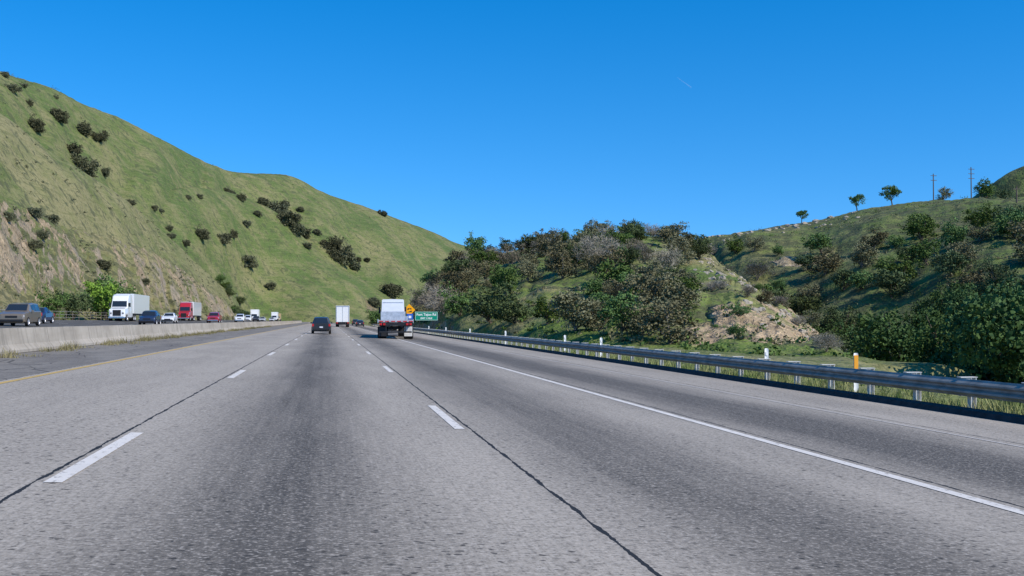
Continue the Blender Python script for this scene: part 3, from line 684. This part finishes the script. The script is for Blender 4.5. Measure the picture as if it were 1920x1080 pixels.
def tractor(e,c,roof=3.9,y0=0,grille=CH,k=1.):
    pm=paint(c)
    st=[(y0,.55,1.35,1.38,.95,.85),(y0+.12,.5,1.65,1.72,1.12,.98),(y0+1.5,.5,1.85,1.95,1.2,1.0),(y0+1.9,.5,1.95,2.02,1.22,1.12),(y0+2.35,.5,2.0,2.95,1.22,1.08),(y0+3.0,.5,2.0,roof-.25,1.22,1.1),(y0+3.7,.5,2.0,roof,1.22,1.12),(y0+4.0,.5,2.0,roof,1.24,1.14),(y0+5.6,.5,2.0,roof,1.24,1.14)]
    st=[(a,b,c_,d,f*k,g*k) for a,b,c_,d,f,g in st]
    body('cab',st,pm,e)
    endpane('windshield',e,st[3],st[4],off=.02,t0=.05,t1=.95)
    sidepanes(e,[(a,b,2.05,2.75,h*k,(h-.03)*k) for a,b,h in ((y0+2.4,.5,1.22),(y0+3.3,.5,1.22))],[(0,1)])
    box('grille',-.55,.55,y0-.05,y0+.05,.75,1.6,BK,e,.03)
    box('bumper',-1.15*k,1.15*k,y0-.16,y0+.1,.38,.66,grille,e,.05)
    for sg in (-1,1):
        box('headlight',*sorted((sg*.68*k,sg*1.02*k)),y0+.0,y0+.16,1.0,1.26,HL,e,.03)
        box('side_mirror',*sorted((sg*1.3*k,sg*1.5*k)),y0+2.2,y0+2.34,2.05,2.65,BK,e,.02)
        box('fuel_tank',*sorted((sg*.75*k,sg*1.2*k)),y0+3.4,y0+5.2,.4,.95,CH,e,.12)
    wheels(e,(y0+1.2,),1.18*k,.5); wheels(e,(y0+6.3,y0+7.55),1.24*k,.5,True)
    box('chassis',-.45,.45,y0+1,y0+8.2,.62,.9,BK,e,.02)
def semi(label,s,y,c,away=False,group=None,L=14.5):
    x=s+cY(y); e=empty('semi_truck',(x,y,rz(s)+.005),math.pi if away else 0); tag(e,label,'truck',group)
    tractor(e,c)
    t0=6.3
    box('trailer',-1.29,1.29,t0,t0+L,1.12,4.05,paint((.78,.79,.8)),e,.03)
    box('trailer_frame',-1.15,1.15,t0+1,t0+L-.05,.95,1.11,BK,e,.01)
    wheels(e,(t0+L-2.4,t0+L-1.1),1.26,.5,True)
    box('landing_gear',-.9,-.78,t0+2.6,t0+2.75,.3,.95,BK,e); box('landing_gear',.78,.9,t0+2.6,t0+2.75,.3,.95,BK,e)
    return e
semi('white semi truck with long white box trailer',-30,166,(.8,.8,.8),group=OG)
semi('red semi truck with white box trailer',-30,240,(.45,.02,.025),group=OG)
def boxtruck(label,s,y,c,bc,away=False,group=None,L=6.5,H=3.7):
    x=s+cY(y); e=empty('box_truck',(x,y,rz(s)+.005),math.pi if away else 0); tag(e,label,'truck',group); pm=paint(c)
    st=[(0,.5,1.1,1.15,.95,.85),(.15,.45,1.3,1.36,1.05,.95),(.9,.45,1.42,1.5,1.08,.98),(1.5,.45,1.5,2.3,1.08,.9),(2.5,.45,1.5,2.4,1.08,.9)]
    body('cab',st,pm,e); endpane('windshield',e,st[2],st[3]); sidepanes(e,st,[(3,4)])
    box('cargo_box',-1.25,1.25,2.65,2.65+L,.95,H,paint(bc),e,.03)
    yr=2.65+L
    boxes('door_frame',[(-1.2,-1.1,yr,yr+.03,1.0,H-.05),(1.1,1.2,yr,yr+.03,1.0,H-.05),(-1.1,1.1,yr,yr+.03,H-.2,H-.05),(-.03,.03,yr,yr+.03,1.0,H-.2)],RM,e,.004)
    box('chassis',-.5,.5,1,yr-.1,.6,.93,BK,e); box('bumper',-1.1,1.1,-.1,.1,.4,.62,BK,e); box('bumper',-1.15,1.15,yr-.05,yr+.08,.45,.62,BK,e)
    wheels(e,(.9,),1.08,.45); wheels(e,(yr-1.8,),1.2,.45,True)
    for sg in (-1,1):
        box('headlight',*sorted((sg*.6,sg*.95)),-.03,.12,.8,1.0,HL,e); box('tail_light',*sorted((sg*.85,sg*1.15)),yr,yr+.05,.68,.9,TLm,e)
    return e
boxtruck('white box truck far away in oncoming traffic',-22.7,352,(.75,.75,.75),(.8,.8,.8),group=OG)
boxtruck('white box truck in the distance on oncoming side',-19.5,450,(.6,.6,.6),(.8,.8,.8),group=OG,L=8)
boxtruck('tan cargo truck far away in oncoming traffic',-19,545,(.45,.33,.18),(.5,.36,.18),group=OG,L=8)
boxtruck('white box truck seen from behind ahead in traffic',2.5,222,(.7,.7,.7),(.8,.8,.8),away=True,L=9,H=4.0)
# flatbed semi ahead, drifting into the truck lane
FY=83.; FL=17.; T=6.4
e=empty('flatbed_semi_truck',(5.95,FY+T+FL,rz(5.4)+.005),math.pi-.045); tag(e,'white sleeper semi truck pulling an empty low flatbed trailer','truck')
tractor(e,(.8,.8,.82),roof=3.3,k=.86)
yr=T+FL
box('sleeper_trim',-.9,.9,5.6,5.63,3.0,3.04,RM,e,.005)
AL=plain('aluminium_deck',(.50,.51,.53),.4,.4,.15,4)
box('deck',-1.29,1.29,T,yr,1.28,1.42,AL,e,.02)
boxes('side_rail',[(-1.33,-1.29,T,yr,1.2,1.5),(1.29,1.33,T,yr,1.2,1.5)]+[(sg*1.34-.02,sg*1.34+.02,T+.3+i*.6,T+.4+i*.6,1.22,1.5) for sg in(-1,1) for i in range(27)],AL,e,.004)
boxes('trailer_frame',[(-.55,-.42,T+.5,yr-.1,.9,1.27),(.42,.55,T+.5,yr-.1,.9,1.27),(-1.2,1.2,yr-.15,yr-.05,1.0,1.27)],BK,e)
boxes('bumper',[(-1.2,1.2,yr-.1,yr+.0,.48,.6),(-.75,-.68,yr-.09,yr-.02,.55,1.1),(.68,.75,yr-.09,yr-.02,.55,1.1)],BK,e)
boxes('reflective_strip',[(-1.28+i*.44,-1.28+i*.44+.3,yr+.001,yr+.012,1.30,1.38) for i in range(6)],TLm,e,.002)
for sg in (-1,1):
    for k in range(2): box('tail_light',sg*.98-.22+k*.26,sg*.98-.22+k*.26+.18,yr-.05,yr+.03,1.04,1.2,TLm,e,.02)
    box('mud_flap',sg*.95-.3,sg*.95+.3,yr-.42,yr-.40,.22,.95,BK if sg>0 else MSp,e,.004)
box('headboard',-1.1,1.1,T+.1,T+.2,1.43,2.2,AL,e); box('tool_box',-1.25,-1.0,T+2.5,T+3.4,1.43,1.75,AL,e); box('tool_box',.3,1.1,T+5,T+6.4,1.43,1.7,AL,e)
wheels(e,(yr-2.9,yr-1.3),1.26,.48,True)

# ------------------------------------------------------------ signs
SG=plain('sign_green',(.0,.25,.165),.45,var=.05); SW=plain('sign_white',(.85,.85,.85),.5,var=.03); SO=plain('sign_orange',(.95,.40,.0),.5,var=.05); SB=plain('sign_blue',(.02,.12,.50),.5,var=.05)
def text(s,size,x,z,y,mat,parent):
    cu=bpy.data.curves.new('lettering','FONT'); cu.body=s; cu.size=size; cu.align_x='CENTER'; cu.align_y='CENTER'; cu.offset=.010
    ob=bpy.data.objects.new('tmp',cu); col.objects.link(ob); bpy.context.view_layer.update()
    me=bpy.data.meshes.new_from_object(ob.evaluated_get(bpy.context.evaluated_depsgraph_get())); bpy.data.objects.remove(ob)
    me.materials.clear(); me.materials.append(mat); o=add('lettering',me,parent,(x,y,z)); o.rotation_euler=(math.pi/2,0,0); return o
z0=drop(13.5,156); e=empty('highway_sign',(13.5,156,z0)); tag(e,'green highway sign reading Fort Tejon Rd exit 1 mile','road sign')
zc=1.80-z0
box('panel',-1.6,1.6,-.03,.02,zc-.62,zc+.62,SG,e,.01)
boxes('border',[(-1.56,1.56,-.036,-.0305,zc+.55,zc+.58),(-1.56,1.56,-.036,-.0305,zc-.58,zc-.55),(-1.56,-1.53,-.036,-.0305,zc-.55,zc+.55),(1.53,1.56,-.036,-.0305,zc-.55,zc+.55)],SW,e,0)
text('Fort Tejon Rd',.48,0,zc+.2,-.036,SW,e); text('EXIT 1 MILE',.32,0,zc-.32,-.036,SW,e)
box('post',-1.0,-.9,.03,.13,-.3,zc+.5,BK,e,.005); box('post',.9,1.0,.03,.13,-.3,zc+.5,BK,e,.005)
z0=drop(12.6,177); e=empty('warning_sign',(12.6,177,z0)); tag(e,'orange diamond warning sign with black truck symbol','road sign'); zc=2.85-z0
V=[];F=[]
for yy in (-.02,.02):
    for a,b in ((0,1),(1,0),(0,-1),(-1,0)): V.append((a*.95,yy,zc+b*.95))
mk('panel',V,[(0,1,2,3),(7,6,5,4),(0,4,5,1),(1,5,6,2),(2,6,7,3),(3,7,4,0)],SO,e)
V=[(-.4,-.024,zc-.38),(.4,-.024,zc-.38),(.4,-.024,zc-.1),(-.30,-.024,zc+.0),(.02,-.024,zc+.07),(.06,-.024,zc+.33),(-.26,-.024,zc+.24),(-.38,-.024,zc+.03),(.12,-.024,zc+.07),(.34,-.024,zc+.05),(.34,-.024,zc+.27),(.14,-.024,zc+.33)]
mk('symbol',V,[(0,1,2),(3,4,5,6),(7,3,6),(8,9,10,11)],BK,e)
box('post',-.05,.05,.021,.12,-.3,zc+.6,BK,e,.005)
z0=drop(12.2,170); e=empty('service_sign',(12.2,170,z0)); tag(e,'small blue roadside service sign on a post','road sign'); zc=1.7-z0
box('panel',-.5,.5,-.02,.02,zc-.55,zc+.5,SB,e,.01); box('symbol',-.2,.2,-.028,-.0205,zc-.18,zc+.2,SW,e,0); box('post',-.04,.04,.021,.1,-.3,zc+.4,BK,e,.005)

# utility poles
WD=plain('pole_wood',(.13,.10,.08),.9,var=.3)
def pole(x,y,top,arms):
    z=drop(x,y); h=top-z; e=empty('utility_pole',(x,y,z)); tag(e,'tall wooden utility pole with crossarms on the ridge','utility pole','utility poles on the ridge')
    V=[];F=[]; tube(V,F,Vector((0,0,-.5)),Vector((0,0,h)),.24,.17,8,True); mk('pole',V,F,WD,e)
    for k in range(arms): box('crossarm',-1.2,1.2,-.30,-.18,h-.85-1.7*k,h-.65-1.7*k,WD,e,.01)
pole(219,376,55,2); pole(231,371,57.,3); pole(184,274,37.5,1)
fe=empty('fence',(-36,90,1.2)); tag(fe,'low wire fence on thin posts below the cut bank','fence')
V=[];F=[]; tube(V,F,Vector((0,0,-.3)),Vector((0,0,1.3)),.05,.05,6,True); pmh=tmesh('post',V,F,WD)
for i in range(34): add('post',pmh,fe,(0,i*4,0))
V=[];F=[]
for zz in (.4,.8,1.2): tube(V,F,Vector((.04,0,zz)),Vector((.04,132,zz)),.012,.012,4)
mk('wire',V,F,MSp,fe)
CT=Mat('contrail_vapour',1); CT.color((.9,.92,.95)); CT.b.inputs['Alpha'].default_value=.05; CT=CT.m
V=[];F=[]; tube(V,F,Vector((2260,7000,1600)),Vector((2345,6970,1530)),1.5,5,6,True)
struct(mk('contrail',V,F,CT),kind='structure',label='short faint white contrail in the blue sky',cat='contrail')

# ------------------------------------------------------------ camera, sun, sky
cam=bpy.data.cameras.new('camera'); co=bpy.data.objects.new('camera',cam); col.objects.link(co)
cam.sensor_width=36; cam.lens=39.0; cam.clip_end=30000; cam.clip_start=.1
co.location=(0,0,CAMZ); co.rotation_euler=(math.radians(90+1.65),0,math.radians(-9.36)); scene.camera=co
AZ,EL=132,38
sun=bpy.data.lights.new('sun','SUN'); so=bpy.data.objects.new('sun',sun); col.objects.link(so)
sun.energy=4.8; sun.angle=math.radians(.5); sun.color=(1,.93,.82)
d=Vector((math.cos(math.radians(EL))*math.sin(math.radians(AZ)),math.cos(math.radians(EL))*math.cos(math.radians(AZ)),math.sin(math.radians(EL))))
so.rotation_euler=d.to_track_quat('Z','Y').to_euler(); so.location=d*100
w=bpy.data.worlds.new('World'); scene.world=w; w.use_nodes=True; nt=w.node_tree
bg=nt.nodes['Background']; sk=nt.nodes.new('ShaderNodeTexSky'); sk.sky_type='NISHITA'; sk.sun_disc=False
sk.sun_elevation=math.radians(EL); sk.sun_rotation=math.radians(AZ); sk.altitude=600; sk.air_density=1.0; sk.dust_density=0.0; sk.ozone_density=2.2
tc=nt.nodes.new('ShaderNodeTexCoord'); va=nt.nodes.new('ShaderNodeVectorMath'); va.operation='ADD'; va.inputs[1].default_value=(0,0,.14)
vn=nt.nodes.new('ShaderNodeVectorMath'); vn.operation='NORMALIZE'
nt.links.new(tc.outputs['Generated'],va.inputs[0]); nt.links.new(va.outputs[0],vn.inputs[0]); nt.links.new(vn.outputs[0],sk.inputs['Vector'])
hs=nt.nodes.new('ShaderNodeHueSaturation'); hs.inputs['Saturation'].default_value=1.47; hs.inputs['Value'].default_value=1.38; hs.inputs['Hue'].default_value=.503
nt.links.new(sk.outputs[0],hs.inputs['Color']); nt.links.new(hs.outputs[0],bg.inputs[0]); bg.inputs[1].default_value=.15
